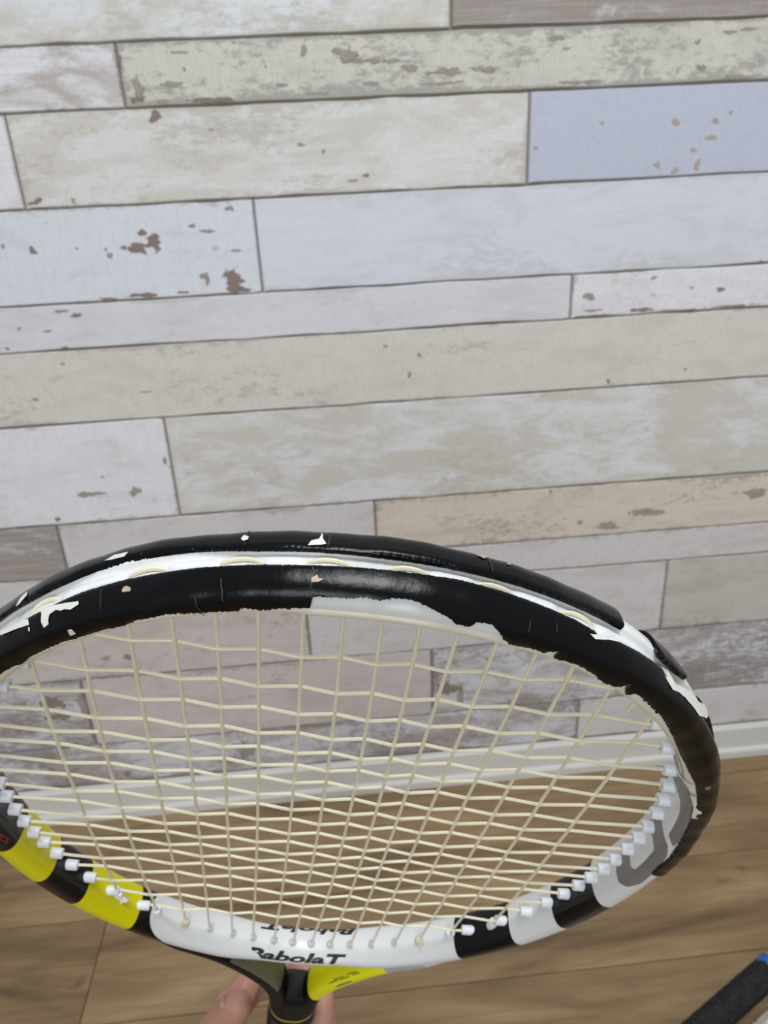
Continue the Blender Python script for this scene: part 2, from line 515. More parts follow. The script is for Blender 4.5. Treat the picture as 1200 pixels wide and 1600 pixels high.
for r in range(len(edges) - 1):
    y1, y0 = edges[r] - .0003, max(edges[r + 1], FY0) + .0003
    js = FJ.get(r, [random.uniform(-1.1, -.4), random.uniform(.0, .9)])
    xs = [X0] + js + [X1]
    for k in range(len(xs) - 1):
        a, b = xs[k] + .0003, xs[k + 1] - .0003
        e = .0006
        v = [(a, y0, -.001), (b, y0, -.001), (b, y1, -.001), (a, y1, -.001),
             (a + e, y0 + e, 0), (b - e, y0 + e, 0), (b - e, y1 - e, 0), (a + e, y1 - e, 0)]
        o = mesh_obj('floor_plank', v, [(4, 5, 6, 7), (0, 1, 5, 4), (1, 2, 6, 5), (2, 3, 7, 6), (3, 0, 4, 7)], MAT_FLOOR, fl)
        o['seed'] = tuple(float(q) for q in rng.uniform(-30, 30, 3))
        o['tone'] = 1.0 if (r, k) != (2, 1) else 1.12
        if (r, k) == (2, 0): o['tone'] = 0.9

# ================================================================== racket
# racket axes in millimetres: x across the head, y from handle to tip, z out of the string face
RR = np.array([[0.99136851, 0.12661173, -0.03402864],
               [0.11215768, -0.68462615, 0.72021364],
               [0.06789060, -0.71781370, -0.69291728]])
RT = np.array([-23.272304, 123.180988, 303.564310])
BUTT = -525.0


def racket_matrix():
    m = Matrix.Identity(4)
    for k in range(3):
        c = cam_to_world(RR[:, k])
        for r in range(3):
            m[r][k] = c[r]
    o = cam_to_world((RR @ np.array([0, BUTT, 0]) + RT) * 0.001)
    m[0][3], m[1][3], m[2][3] = o[0], o[1], o[2] + CAM_H
    return m


def rk(v):
    """racket millimetres -> local metres of the racket root (origin at the butt)"""
    v = np.asarray(v, float)
    return (v - np.array([0, BUTT, 0])) * 0.001


racket = empty('tennis_racket', racket_matrix())
tag(racket, 'worn black, white and yellow tennis racket held up close, with cream strings', 'racket')

HA, HBT, HBB, HCY = 125.0, 140.0, 178.0, 10.0
SR, SZ, SN, HM = 6.0, 10.3, 2.6, 2.1
D2R = math.pi / 180


def hoop_pt(th):
    th = np.asarray(th, float)
    up = np.cos(th) >= 0
    b = np.where(up, HBT, HBB)
    k = np.where(up, (np.abs(np.sin(th)) ** HM + np.abs(np.cos(th)) ** HM) ** (-1 / HM), 1.0)
    return np.stack([HA * np.sin(th) * k, HCY + b * np.cos(th) * k], -1)


def hoop_path(th):
    th = np.asarray(th, float)
    T = hoop_pt(th + 1e-4) - hoop_pt(th - 1e-4)
    T = T / np.linalg.norm(T, axis=-1, keepdims=True)
    return hoop_pt(th), np.stack([-T[..., 1], T[..., 0]], -1)


def hoop(th, ph, off=0.0, groove=False):
    """point on the head tube: th along the hoop from the tip, ph round its section (0 outside, 90 front, 180 inside)"""
    th, ph = np.broadcast_arrays(np.asarray(th, float), np.asarray(ph, float))
    P, N = hoop_path(th)
    c, s = np.cos(ph), np.sin(ph)
    r = (SR + off) * np.sign(c) * np.abs(c) ** (2 / SN)
    z = (SZ + off) * np.sign(s) * np.abs(s) ** (2 / SN)
    if groove:
        zz = (z - 0.4) / 3.9
        g = np.clip(1.25 - np.abs(zz) ** 4 * 1.25, 0, 1) * (c > 0)
        e = np.clip((100 * D2R - np.abs(th)) / (8 * D2R), 0, 1)
        r = r - 2.2 * g * e
    br = np.clip((np.abs(th) / D2R - 160) / 12, 0, 1)
    br = br * br * (3 - 2 * br)
    z = z * (1 - 0.13 * br)
    q = P + N * (SR * (1 - .12 * br) + r * (1 - .12 * br))[..., None]
    return np.concatenate([q, z[..., None]], -1)


SURF_TABLES = {
    'FEDGE': [(-46.5, 95), (-43.8, 95), (-42.5, 101), (-40.7, 96), (-39, 95), (-34.8, 93), (-32.5, 95), (-31.2, 95), (-26.2, 94), (-24.7, 90), (-21.2, 89), (-19.2, 91), (-16.5, 92), (-13.7, 94), (-13.2, 89), (-11, 92), (-9, 90), (-6.7, 86), (-5.7, 82), (-5.7, 62), (-4.5, 62), (-2.2, 61), (-0.5, 57), (1, 58), (2, 52), (3.7, 49), (5, 53), (6.8, 63), (8.2, 72), (9.5, 85), (11, 83), (11.3, 70), (13, 68), (13.8, 77), (15, 91), (16.5, 99), (18.3, 93), (20.3, 93), (21.7, 96), (22.5, 95), (21.7, 79), (24.5, 91), (26, 92), (27.5, 94), (29.3, 100), (31.3, 92), (33.2, 100), (31.8, 76), (33.8, 88), (38, 90), (40.5, 91), (42.5, 95), (45.3, 102), (51, 116), (55.5, 111), (59, 103), (64, 98), (69, 97), (70.2, 104), (72.2, 102), (75.8, 103), (81.8, 101), (85.5, 97), (89.2, 102)],
    'FGRV': [(-42.5, 27), (-36.2, 22), (-31.2, 15), (-25, 12), (-18.2, 11), (-11.8, 11), (-6.5, 11), (-1.5, 9), (3.7, 8), (9, 6), (14.7, 8), (19.2, 11), (22.5, 13), (25, 17), (26.2, 25), (27.8, 15), (32, 12), (36.3, 11), (37.2, 27), (39, 32), (42.2, 16), (45, 25), (48.2, 19)],
    'BGRV': [(-44.5, -6), (-38.8, -6), (-34, -9), (-30, -14), (-26, -15), (-22.2, -14), (-18.8, -13), (-12, -7), (-5.5, -7), (1, -6), (7.8, -4), (14.7, -2), (21, -1), (26.2, 0), (29.8, -1), (31, -17), (31.3, -28)],
    'BACKPIECE': [(37, -24), (37, -12), (40.5, -1), (43.5, -8), (45.5, -29), (42.5, -35), (39.5, -38)],
    'GREY1': [(84.2, -137), (79.8, -169), (80, 177), (81, 153), (82.3, 122), (85, 105), (90.8, 96), (95.5, 94), (97.8, 115), (98.8, 144), (98.5, 170), (97.2, -176), (95.8, -162), (93.8, -176), (94, 175), (94.5, 155), (93.8, 142), (90.8, 142), (86.5, 145), (85.5, 162), (85.2, -179)],
    'GREY2': [(68, -170), (67.8, 165), (68.5, 149), (71.8, 140), (75.8, 140), (79.5, 140), (81.5, 111), (80, 104), (73, 101), (68, 104), (65.3, 111), (62.5, 126), (61.8, 148), (65, -176)],
    'GREY3': [(63.8, -156), (61.8, 165), (60.7, 132), (60.5, 109), (57.2, 109), (54.8, 118), (51, 118), (49, 122)],
    'c1': [(-25.3, 25), (-25.5, 29), (-25.3, 33), (-24.5, 34), (-24.5, 27), (-25, 24)],
    'T': [(-36, 20), (-34, 22), (-30.7, 29), (-30.7, 35), (-31.7, 38), (-33.7, 31), (-34.5, 35), (-34.8, 51), (-35.5, 54), (-35.7, 42), (-35.7, 29)],
    'c2': [(-42.5, 24), (-37.7, 27), (-37.5, 38), (-40.2, 34), (-42.2, 30)],
    'c3': [(-37.7, 41), (-37.5, 42), (-37.5, 49), (-37.7, 48)],
    'c4': [(-32.8, 76), (-32.3, 75), (-32.3, 86), (-33, 88)],
    'c5': [(-6, 30), (-5.5, 24), (-5.3, 29), (-4.7, 30), (-5.3, 34), (-6, 35)],
    'c6': [(24.2, 26), (25.3, 20), (26.2, 20), (28.5, 12), (28.2, 17), (26.2, 25), (25, 30)],
    'c7': [(37, 9), (38.3, 18), (39, 21), (42.5, 8), (45.5, 7), (51.7, -11), (48.5, 15), (45.5, 30), (44, 29), (40, 28), (38.3, 35), (37, 26)],
    'c8': [(59.5, 87), (58.8, 81), (60.3, 76), (61, 81), (60.7, 87)],
    'c9': [(62.5, 115), (63, 102), (66.2, 99), (67.5, 90), (69.7, 92), (69.7, 104), (66.5, 105)],
    'c10': [(4, 58), (5, 62), (4.5, 67)],
    'd1': [(-13.7, -21), (-13.5, -29), (-13, -24), (-13, -18), (-13.5, -17)],
    'd2': [(-6.7, -9), (-6.5, -17), (-5.7, -22), (-5.5, -38), (-5.3, -22), (-5, -12), (-5.5, -11)],
    'd3': [(-29, -18), (-28, -27), (-26.2, -26), (-26.5, -17), (-28, -16)],
    'd4': [(-41, -1), (-41, -13), (-40.2, -20), (-39.7, -9), (-40.5, -2)],
    'd5': [(11.3, -39), (12.3, -55), (12.7, -43), (12, -32)],
    'd6': [(15, -45), (15.5, -50), (15.2, -37), (14.7, -33)],
    'd7': [(-9.5, -11), (-6.2, -14), (-5.5, -10), (-9.5, -6)],
    'd8': [(23, -13), (25.8, -12), (27, -7), (25, -4)],
    'GR': [(43.5, 137), (52.8, 158), (70.2, -142), (75, -149), (78.3, -161), (82.5, -166), (86.8, -170), (91.3, -168), (94.8, -171), (98.2, -174), (102, -174), (105.7, -176), (109.7, -176), (114.3, -177), (119, -177), (124.5, -179), (130.8, -179), (134.5, -180), (139.2, -179)],
    'GL': [(-51, 143), (-91.2, -169), (-93, -171), (-95.2, -169), (-98.5, -173), (-101.5, -175), (-105.5, -177), (-109.2, -176), (-113.5, -177), (-118, -178), (-123.2, -178), (-129.8, -177), (-138.5, -179)],
}


BLACK_P, WHITE_P, YELLOW_P = lin((13, 13, 16)), lin((228, 229, 228)), lin((226, 218, 10))


def frame_paint():
    k = NT('frame_paint')
    t = k.n('ShaderNodeAttribute', attribute_type='GEOMETRY', attribute_name='band').outputs['Fac']
    stops = [(-180, WHITE_P), (-142, BLACK_P), (-139, YELLOW_P), (-125, BLACK_P), (-115, YELLOW_P), (-103, BLACK_P),
             (-70, WHITE_P), (104.3, BLACK_P), (116.2, WHITE_P), (127.6, BLACK_P), (141.3, WHITE_P)]
    k.base(k.ramp(t, [((a + 180) / 360, c) for a, c in stops], 'CONSTANT'))
    tc = k.n('ShaderNodeTexCoord').outputs['Object']
    k.rough(k.step(k.noise(tc, 90, 4), 0.1, 2.2))
    k.b.inputs['Coat Weight'].default_value = 0.08
    k.b.inputs['Specular IOR Level'].default_value = 0.22
    k.b.inputs['Coat Roughness'].default_value = 0.2
    return k.m


def bumper_plastic():
    k = NT('bumper_black')
    tc = k.n('ShaderNodeTexCoord').outputs['Object']
    sc = k.noise(k.mapping(tc, (340, 340, 340)), 1.0, 6, 0.7)
    sc2 = k.noise(tc, 45, 4, 0.6)
    c = k.mix(k.step(sc, 0.72, 0.80), lin((10, 10, 12)), lin((52, 52, 55)))
    k.base(k.mix(k.math('MULTIPLY', k.step(sc2, 0.62, 0.75), 0.35), c, lin((24, 24, 27))))
    k.rough(k.math('ADD', k.math('MULTIPLY', sc2, 0.26), 0.05))
    k.b.inputs['Specular IOR Level'].default_value = 0.2
    k.bump(k.math('ADD', sc2, k.math('MULTIPLY', sc, 0.5)), 0.25, 0.0010)
    return k.m


def string_mat():
    k = NT('string_cream')
    tc = k.n('ShaderNodeTexCoord').outputs['Object']
    nz = k.noise(tc, 120, 3)
    k.base(k.mix(nz, lin((228, 217, 184)), lin((244, 237, 214))))
    k.rough(0.28)
    k.b.inputs['Subsurface Weight'].default_value = 0.15
    k.b.inputs['Subsurface Radius'].default_value = (0.0006, 0.0005, 0.0003)
    return k.m


M_FRAME = frame_paint()
M_BUMPER = bumper_plastic()
M_STRING = string_mat()
M_CHIPW = plain('chipped_white', (228, 226, 218), 0.5, 0.08, 200)
M_CHIPC = plain('chipped_tan', (196, 178, 152), 0.6, 0.2, 400)
M_SCUFF = plain('scuff_grey', (48, 48, 50), 0.5, 0.25, 500)
M_GREYLOGO = plain('logo_grey', (128, 126, 124), 0.4, 0.04)
M_GROM = plain('grommet_white', (240, 243, 247), 0.4, 0.04)
M_LIP = plain('grommet_strip_cream', (234, 228, 208), 0.4, 0.05, 150)
M_BLACK = plain('gloss_black', (10, 10, 12), 0.45, 0.1, spec=0.15)
M_WHITEP = plain('white_paint', (226, 227, 226), 0.35, 0.03)
M_SILVER = plain('silver_decal', (112, 112, 98), 0.4, 0.16, 130)
M_YELLOW = plain('yellow_decal', (248, 244, 4), 0.4, 0.03)
M_RED = plain('red_decal', (128, 40, 34), 0.5, 0.1)
M_INK = plain('black_lettering', (16, 18, 18), 0.5, 0.05)
M_TEAL = plain('teal_decal', (40, 120, 100), 0.5, 0.1)
M_OLIVE = plain('olive_ink', (120, 122, 20), 0.5, 0.1)
M_GREYV = plain('grey_decal', (186, 186, 192), 0.45, 0.1)
M_NAVY = plain('navy_collar', (36, 34, 52), 0.55, 0.1)
M_GOLD = plain('yellow_ring', (170, 156, 30), 0.4, 0.1)


def grid_mesh(name, P, mat, parent, wrap_u=False, wrap_v=False, smooth=True, sharp=None, caps=True):
    nu, nv = P.shape[:2]
    V = P.reshape(-1, 3)
    F = []
    for i in range(nu if wrap_u else nu - 1):
        for j in range(nv if wrap_v else nv - 1):
            a, b = i, (i + 1) % nu
            c, d = j, (j + 1) % nv
            F.append((a * nv + c, b * nv + c, b * nv + d, a * nv + d))
    if not wrap_u and wrap_v and caps:
        F += [tuple(range(nv)), tuple(range((nu - 1) * nv, nu * nv))]
    return mesh_obj(name, V, F, mat, parent, smooth, sharp)


# head tube --------------------------------------------------------------
thd = np.linspace(-180, 180, 721)
phd = np.concatenate([np.arange(-40, 40, 2.5), np.arange(40, 320, 6.0)])
TH, PH = np.meshgrid(thd * D2R, phd * D2R, indexing='ij')
head = grid_mesh('head_frame', rk(hoop(TH, PH, 0, True)), M_FRAME, racket, False, True, caps=False)
dd = np.abs((np.degrees(PH) % 360) - 180)
tdeg = np.degrees(TH)
band = tdeg + np.where((tdeg < -139.2) & (tdeg > -160), 7.5 * (dd / 100) ** 2, 0)
band = np.where((tdeg < -139.2) & (tdeg > -160), np.minimum(band, -139.4), band)
# the lower, outer half of the bridge is black
outer = ((tdeg < -146) | (tdeg > 174)) & (dd > 100)
band = np.where(outer & (tdeg > 0), 138.0, np.where(outer & (tdeg < 0), -140.5, band))
# drop the seam: verts are in grid order because recalc_face_normals keeps vertex order
at = head.data.attributes.new('band', 'FLOAT', 'POINT')
at.data.foreach_set('value', ((band + 180) / 360).ravel().astype(np.float32))


def tab(name):
    return SURF_TABLES[name]


def edge_fn(name, lo_fix, hi_fix):
    pts = sorted(tab(name))
    out = []
    for a, b in pts:
        if out and a - out[-1][0] < 0.05: a = out[-1][0] + 0.05
        out.append((a, b))
    xs = [lo_fix[0]] + [p[0] for p in out] + [hi_fix[0]]
    ys = [lo_fix[1]] + [p[1] for p in out] + [hi_fix[1]]
    return lambda t: np.interp(t, xs, ys)


def rail(name, t0, t1, fa, fb, jit_a, jit_b, step=0.15, off=1.2):
    t = np.arange(t0, t1 + 1e-6, step)
    a = fa(t) + rng.normal(0, 1, len(t)) * jit_a
    b = fb(t) + rng.normal(0, 1, len(t)) * jit_b
    m = 16
    rows = []
    for w, o in [(0, -0.35), (0, off * .75)] + [(v, off) for v in np.linspace(.025, .975, m)] + [(1, off * .8), (1, -0.35)]:
        ph = a + (b - a) * w
        rows.append(hoop(t * D2R, ph * D2R, o))
    P = np.stack(rows, 1)
    # gentle lumps: the guard has been hit many times
    lump = 0.22 * np.sin(t * 0.21 + 1.0) + 0.16 * np.sin(t * 0.47) + 0.08 * np.sin(t * 1.3)
    P[:, 2:-2, :] += (lump[:, None, None]) * (P[:, 2:-2, :] - P[:, :1, :] * 0 - np.concatenate(
        [hoop_pt(t * D2R) + hoop_path(t * D2R)[1] * SR, np.zeros((len(t), 1))], 1)[:, None, :]) / 12.0
    o = grid_mesh(name, rk(P), M_BUMPER, racket, False, True, True, 50)
    return o


SURF_TABLES['FEDGE'] = [(a, b) for a, b in SURF_TABLES['FEDGE'] if not -7.5 < a < -4.9] + [(-6.6, 88), (-5.98, 86), (-5.84, 63), (-5.0, 62)]
front = rail('bumper_guard', -92, 91.5, edge_fn('FGRV', (-92, 26), (92, 26)), edge_fn('FEDGE', (-92, 100), (92, 100)), 0.25, 0.9)
tag(front, 'near black ridge of the bumper, its lower edge chipped to white')
bg_t = [p for p in tab('BGRV') if p[0] < 30]
SURF_TABLES['BG2'] = [(a, min(b, -6.0)) for a, b in bg_t]
fbg = edge_fn('BG2', (-92, -9), (92, -9))
back = rail('bumper_guard', -92, 30.0, lambda t: fbg(t), lambda t: np.full_like(t, -96.0), 0.25, 1.0)
piece = rail('bumper_guard', 36.3, 44.0, lambda t: np.interp(t, [36, 37.5, 41, 44], [-20, -4, -3, -12]), lambda t: np.full_like(t, -92.0), 0.3, 1.0)
back2 = rail('bumper_guard', 52, 91.5, lambda t: np.full_like(t, -10.0), lambda t: np.full_like(t, -94.0), 0.3, 1.0)

# cream lip of the grommet strip, showing where the guard is chipped away
tl = np.arange(-60, 60.01, 0.5)
lipw = np.interp(tl, [-9, -6, 17, 22], [0.25, 1, 1, 0.35])
rows = [hoop(tl * D2R, np.full_like(tl, p) * D2R, o if o < 0 else o * lipw) for p, o in ((95, -.2), (98, .35), (106, .8), (116, .85), (128, .6), (150, .4), (170, .3), (176, -.3))]
grid_mesh('grommet_strip', rk(np.stack(rows, 1)), M_LIP, racket, False, True, True, 60)


# flat decals and chips laid on the tube ---------------------------------
def patch(name, poly, mat, parent, off, unwrap=True, cuts=2, jitter=0.0):
    pts = []
    for a, b in poly:
        if unwrap and b < 0: b += 360
        pts.append((a * 2.3, b * 0.17))
    bm = bmesh.new()
    vs_ = []
    m = len(pts)
    for i in range(m):
        p, q = pts[i], pts[(i + 1) % m]
        L = math.hypot(q[0] - p[0], q[1] - p[1])
        s = max(1, int(L / 1.2))
        for j in range(s):
            w = j / s
            jx, jy = (rng.normal(0, jitter, 2) if jitter else (0, 0))
            vs_.append(bm.verts.new((p[0] + (q[0] - p[0]) * w + jx, p[1] + (q[1] - p[1]) * w + jy, 0)))
    bm.faces.new(vs_).normal_update()
    if bm.faces[:][0].normal.z < 0: bm.faces[:][0].normal_flip()
    bmesh.ops.triangulate(bm, faces=bm.faces[:], ngon_method='EAR_CLIP')
    for _ in range(cuts):
        long = [e for e in bm.edges if e.calc_length() > 1.0]
        if long: bmesh.ops.subdivide_edges(bm, edges=long, cuts=1)
        bmesh.ops.triangulate(bm, faces=bm.faces[:])
    for v in bm.verts:
        w = hoop(np.array(v.co.x / 2.3 * D2R), np.array(v.co.y / 0.17 * D2R), off)
        v.co = Vector(rk(w))
    me = bpy.data.meshes.new(name)
    bm.to_mesh(me)
    bm.free()
    me.materials.append(mat)
    o = bpy.data.objects.new(name, me)
    COL.objects.link(o)
    o.parent = parent
    # faces outward
    ctr = np.mean([hoop_pt(a * D2R) for a, b in poly], 0)
    bm = bmesh.new(); bm.from_mesh(me)
    bmesh.ops.recalc_face_normals(bm, faces=bm.faces)
    bm.to_mesh(me); bm.free()
    return o


for nm in ('GREY1', 'GREY2', 'GREY3'):
    patch('logo_stripe', tab(nm), M_GREYLOGO, head, 0.06, True, 3)
for nm, mt in (('c1', M_CHIPC), ('T', M_CHIPW), ('c2', M_CHIPW), ('c3', M_CHIPW), ('c4', M_CHIPW), ('c5', M_CHIPC), ('c6', M_CHIPW),
               ('c7', M_CHIPW), ('c8', M_GREYLOGO), ('c9', M_CHIPW)):
    patch('white_chip', tab(nm), mt, front, 1.42, False, 2, 0.10)
for nm, mt in (('d1', M_CHIPW), ('d2', M_CHIPW), ('d3', M_CHIPW), ('d4', M_CHIPW), ('d5', M_CHIPC), ('d6', M_CHIPC)):
    patch('white_chip', tab(nm), mt, back, 1.42, False, 2, 0.08)
# hairline cracks across the guard
for t0, a, b, par in ((-6.0, 14, 60, front), (-28, 20, 55, front), (-17.5, 55, 95, front), (5.5, 12, 48, front), (2.2, 25, 55, front), (-15, 30, 70, front),
                      (12.6, -50, -9, back), (-13.2, -55, -10, back), (-4.6, -45, -10, back), (-24.5, -50, -12, back), (17, 40, 62, front), (20, 30, 45, front)):
    w = 0.07
    k = np.linspace(a, b, 7)
    j = rng.normal(0, 0.12, 7).cumsum() * .5
    poly = [(t0 - w + j[i], k[i]) for i in range(7)] + [(t0 + w + j[i], k[i]) for i in range(6, -1, -1)]
    patch('hairline_crack', poly, M_SCUFF, par, 1.36, False, 1)

# red marking on the black part of the frame at the left
for ring in (((-97.5, 128), (-94.5, 124), (-93.2, 138), (-96.5, 143)), ((-101.2, 122), (-98.8, 116), (-97.9, 130), (-100.5, 138)),
             ((-93.0, 118), (-90.0, 114), (-89.2, 128), (-92.2, 134))):
    c = np.mean(ring, 0)
    inner = [tuple(c + (np.array(p) - c) * 0.5) for p in ring]
    for i in range(4):
        j = (i + 1) % 4
        patch('red_lettering', [ring[i], ring[j], inner[j], inner[i]], M_RED, head, 0.08, True, 2)


# lettering on the bridge -------------------------------------------------
def lettering(text, t_mid, p_mid, width_deg, height_deg, flip, par):
    cu = bpy.data.curves.new('lettering', 'FONT')
    cu.body = text
    cu.shear = 0.25 if not flip else 0.25
    cu.offset = 0.04
    cu.resolution_u = 3
    tmp = bpy.data.objects.new('lettering_tmp', cu)
    COL.objects.link(tmp)
    dg = bpy.context.evaluated_depsgraph_get()
    dg.update()
    me = bpy.data.meshes.new_from_object(tmp.evaluated_get(dg))
    bpy.data.objects.remove(tmp)
    bm = bmesh.new()
    bm.from_mesh(me)
    bmesh.ops.triangulate(bm, faces=bm.faces[:])
    for _ in range(5):
        long = [e for e in bm.edges if e.calc_length() > 0.10]
        if not long: break
        bmesh.ops.subdivide_edges(bm, edges=long, cuts=1)
        bmesh.ops.triangulate(bm, faces=bm.faces[:])
    bm.to_mesh(me)
    bm.free()
    co = np.array([v.co[:] for v in me.vertices])
    lo, hi = co.min(0), co.max(0)
    u = (co[:, 0] - lo[0]) / (hi[0] - lo[0]) - 0.5
    w = (co[:, 1] - lo[1]) / (hi[1] - lo[1]) - 0.5
    s = -1 if flip else 1
    # the bridge runs from 180 deg (middle) and th grows clockwise, so reading left to right lowers th
    th = t_mid - s * u * width_deg
    ph = p_mid + s * w * height_deg
    P = rk(hoop(th * D2R, ph * D2R, 0.07))
    for v, p in zip(me.vertices, P):
        v.co = p
    me.materials.clear()
    me.materials.append(M_INK)
    o = bpy.data.objects.new('brand_lettering', me)
    COL.objects.link(o)
    o.parent = par
    return o


lettering('BabolaT', 181.5, 131, 25, 50, False, head)
lettering('BabolaT', 179.0, 231, 24.5, 46, True, head)


# tubes --------------------------------------------------------------------
def tube(name, pts, r, mat, parent, sides=7, radii=None, closed=False):
    pts = np.asarray(pts, float)
    n = len(pts)
    T = np.gradient(pts, axis=0)
    T /= np.linalg.norm(T, axis=1, keepdims=True) + 1e-12
    up = np.array([0, 0, 1.0])
    if abs(T[:, 2]).max() > .9: up = np.array([0.3, 1, 0.1]); up /= np.linalg.norm(up)
    S = np.cross(T, up); S /= np.linalg.norm(S, axis=1, keepdims=True)
    U = np.cross(S, T)
    ang = np.arange(sides) / sides * 2 * math.pi
    rr = np.full(n, r) if radii is None else np.asarray(radii)
    P = pts[:, None, :] + rr[:, None, None] * (np.cos(ang)[None, :, None] * S[:, None, :] + np.sin(ang)[None, :, None] * U[:, None, :])
    return grid_mesh(name, rk(P), mat, parent, False, True, True, 50)


# strings: 16 mains, 19 crosses, woven ------------------------------------
M_END = np.array([-93.2, -76.6, -63, -51, -39, -27.9, -16.3, -5.9, 4.3, 14.8, 25.9, 37.3, 49.3, 61, 75, 92.5])
M_MID = np.array([-95.2, -79.6, -63.5, -50.3, -38.5, -26.6, -13.7, -2.2, 8.6, 18.5, 27.5, 38.3, 49.9, 62.7, 77, 94.4])
C_Y = np.array([118.2, 100.2, 85.6, 71.1, 59.1, 47.8, 36.0, 23.6, 12.2, 0.2, -11.9, -23.4, -34.5, -45.2, -57.4, -70.9, -85.9, -102.6, -122.0])


def inner_y(x, top):
    tt = np.linspace(0, math.pi / 2, 4000) if top else np.linspace(math.pi / 2, math.pi, 4000)
    q = hoop_pt(tt)
    k = np.argsort(q[:, 0])
    return float(np.interp(abs(x), q[k, 0], q[k, 1]))


def inner_x(y):
    tt = np.linspace(0, math.pi, 8000)
    q = hoop_pt(tt)[::-1]
    return float(np.interp(y, q[:, 1], q[:, 0]))


def main_x(i, y, yt, yb):
    w = np.clip((y - yb) / (yt - yb), 0, 1)
    bow = 1 - (2 * np.abs(w - 0.52)) ** 2.2
    return M_END[i] + (M_MID[i] - M_END[i]) * np.clip(bow, 0, 1)


MAIN_SPAN = [(inner_y(x, True), inner_y(x, False)) for x in M_END]
R_STR = 0.64
W_C, W_M = 0.62, 0.12
for i in range(16):
    yt, yb = MAIN_SPAN[i]
    pts = [(main_x(i, yt, yt, yb), yt + 3, 0.0)]
    for j in range(19):
        y = C_Y[j]
        if yb + 2 < y < yt - 2:
            sg = 1 if (i + 1 + j + 1) % 2 == 0 else -1
            pts.append((main_x(i, y, yt, yb), y, -sg * W_M))
    pts.append((main_x(i, yb, yt, yb), yb - 3, 0.0))
    fine = []
    for a, b in zip(pts[:-1], pts[1:]):
        for w in (0, .5):
            fine.append(tuple(np.array(a) + (np.array(b) - np.array(a)) * w))
    fine.append(pts[-1])
    tube('main_string', fine, R_STR, M_STRING, racket)
for j in range(19):
    y = C_Y[j]
    xe = inner_x(y)
    pts = [(-xe - 3, y, 0.0)]
    for i in range(16):
        yt, yb = MAIN_SPAN[i]
        if yb + 2 < y < yt - 2:
            x = main_x(i, y, yt, yb)
            if abs(x) > xe - 3: continue
            sg = 1 if (i + 1 + j + 1) % 2 == 0 else -1
            pts.append((x, y, sg * W_C))
    pts.append((xe + 3, y, 0.0))
    fine = [pts[0]]
    for a, b in zip(pts[:-1], pts[1:]):
        a, b = np.array(a), np.array(b)
        for w in (.12, .5, .88):
            e = w if w == .5 else (.045 if w < .5 else .955)
            q = a + (b - a) * w
            q[2] = a[2] + (b[2] - a[2]) * e
            fine.append(tuple(q))
        fine.append(tuple(b))
    tube('cross_string', fine, R_STR, M_STRING, racket)


# grommets: white pegs where the crosses meet the sides, small rings on the bridge
def lathe(name, prof, origin, axis, mat, parent, sides=14):
    axis = np.array(axis, float); axis /= np.linalg.norm(axis)
    u = np.cross(axis, (0, 0, 1.0))
    if np.linalg.norm(u) < .1: u = np.cross(axis, (1.0, 0, 0))
    u /= np.linalg.norm(u)
    w = np.cross(axis, u)
    ang = np.arange(sides) / sides * 2 * math.pi
    P = np.stack([np.array(origin) + axis * h + r * (np.cos(ang)[:, None] * u + np.sin(ang)[:, None] * w) for r, h in prof], 0)
    return grid_mesh(name, rk(P), mat, parent, False, True, True, 35)


PEG = [(2.4, -2.0), (2.4, 0.4), (2.35, 0.6), (2.3, 4.0), (2.1, 4.3), (0.9, 4.4), (0.8, 3.4)]
for j in range(1, 19):
    y = C_Y[j]
    xe = inner_x(y)
    for s in (-1, 1):
        lathe('grommet', PEG, (s * xe, y, 0), (-s, 0, 0), M_GROM, racket)
M_RINGG = plain('grommet_ring_grey', (186, 192, 198), 0.45, 0.05)
for i in range(16):
    yb = MAIN_SPAN[i][1]
    if i in (0, 1, 14, 15):
        lathe('grommet', PEG, (main_x(i, yb, *MAIN_SPAN[i]), yb, 0), (0, 1, 0), M_GROM, racket)
    else:
        lathe('grommet', [(2.2, -1.5), (2.2, 0.15), (1.9, 0.4), (1.45, 0.45), (1.2, 0.2), (1.0, -1.0)], (M_END[i], yb, 0), (0, 1, 0), M_RINGG, racket)
# two extra pegs that carry no visible string, right side above the bridge
for t_ in ():
    p, nn = hoop_path(np.array(t_ * D2R))
    lathe('grommet', PEG, (p[0], p[1], 0), (-nn[0], -nn[1], 0), M_GROM, racket)

# string loops lying in the outer groove, each on a raised white pad
for t_ in (-37.8, -24, -13.7, -4.6, 4.0, 13.5, 24.1, 40, 46, -49):
    w = np.linspace(-1, 1, 13)
    tt = t_ + w * 3.1
    p, nn = hoop_path(tt * D2R)
    lift = 11.3 - 2.6 * np.abs(w) ** 3.2
    zz = 0.9 - 1.9 * (1 - w ** 2)
    pts = np.concatenate([p + nn * (lift - 1.15)[:, None], zz[:, None]], 1)
    tube('string_loop', pts, 0.72, M_STRING, racket)
for a, b in ((-22, -15.6), (-11.8, -6.6), (6, 11.5), (15.6, 21.8), (-35.6, -26.2), (26.4, 36)):
    w = np.linspace(-1, 1, 15)
    tt = (a + b) / 2 + w * (b - a) / 2
    prof = []
    for z_, h in ((-2.2, -.6), (-1.4, .45), (0, .7), (1.4, .45), (2.4, -.6)):
        p, nn = hoop_path(tt * D2R)
        hh = SR * 2 - 2.2 + (h + .5) * np.clip(1.15 - np.abs(w) ** 4 * 1.2, 0, 1) - .3
        prof.append(np.concatenate([p + nn * hh[:, None], np.full((15, 1), z_)], 1))
    grid_mesh('groove_pad', rk(np.stack(prof, 1)), M_GROM, racket, False, False, True)


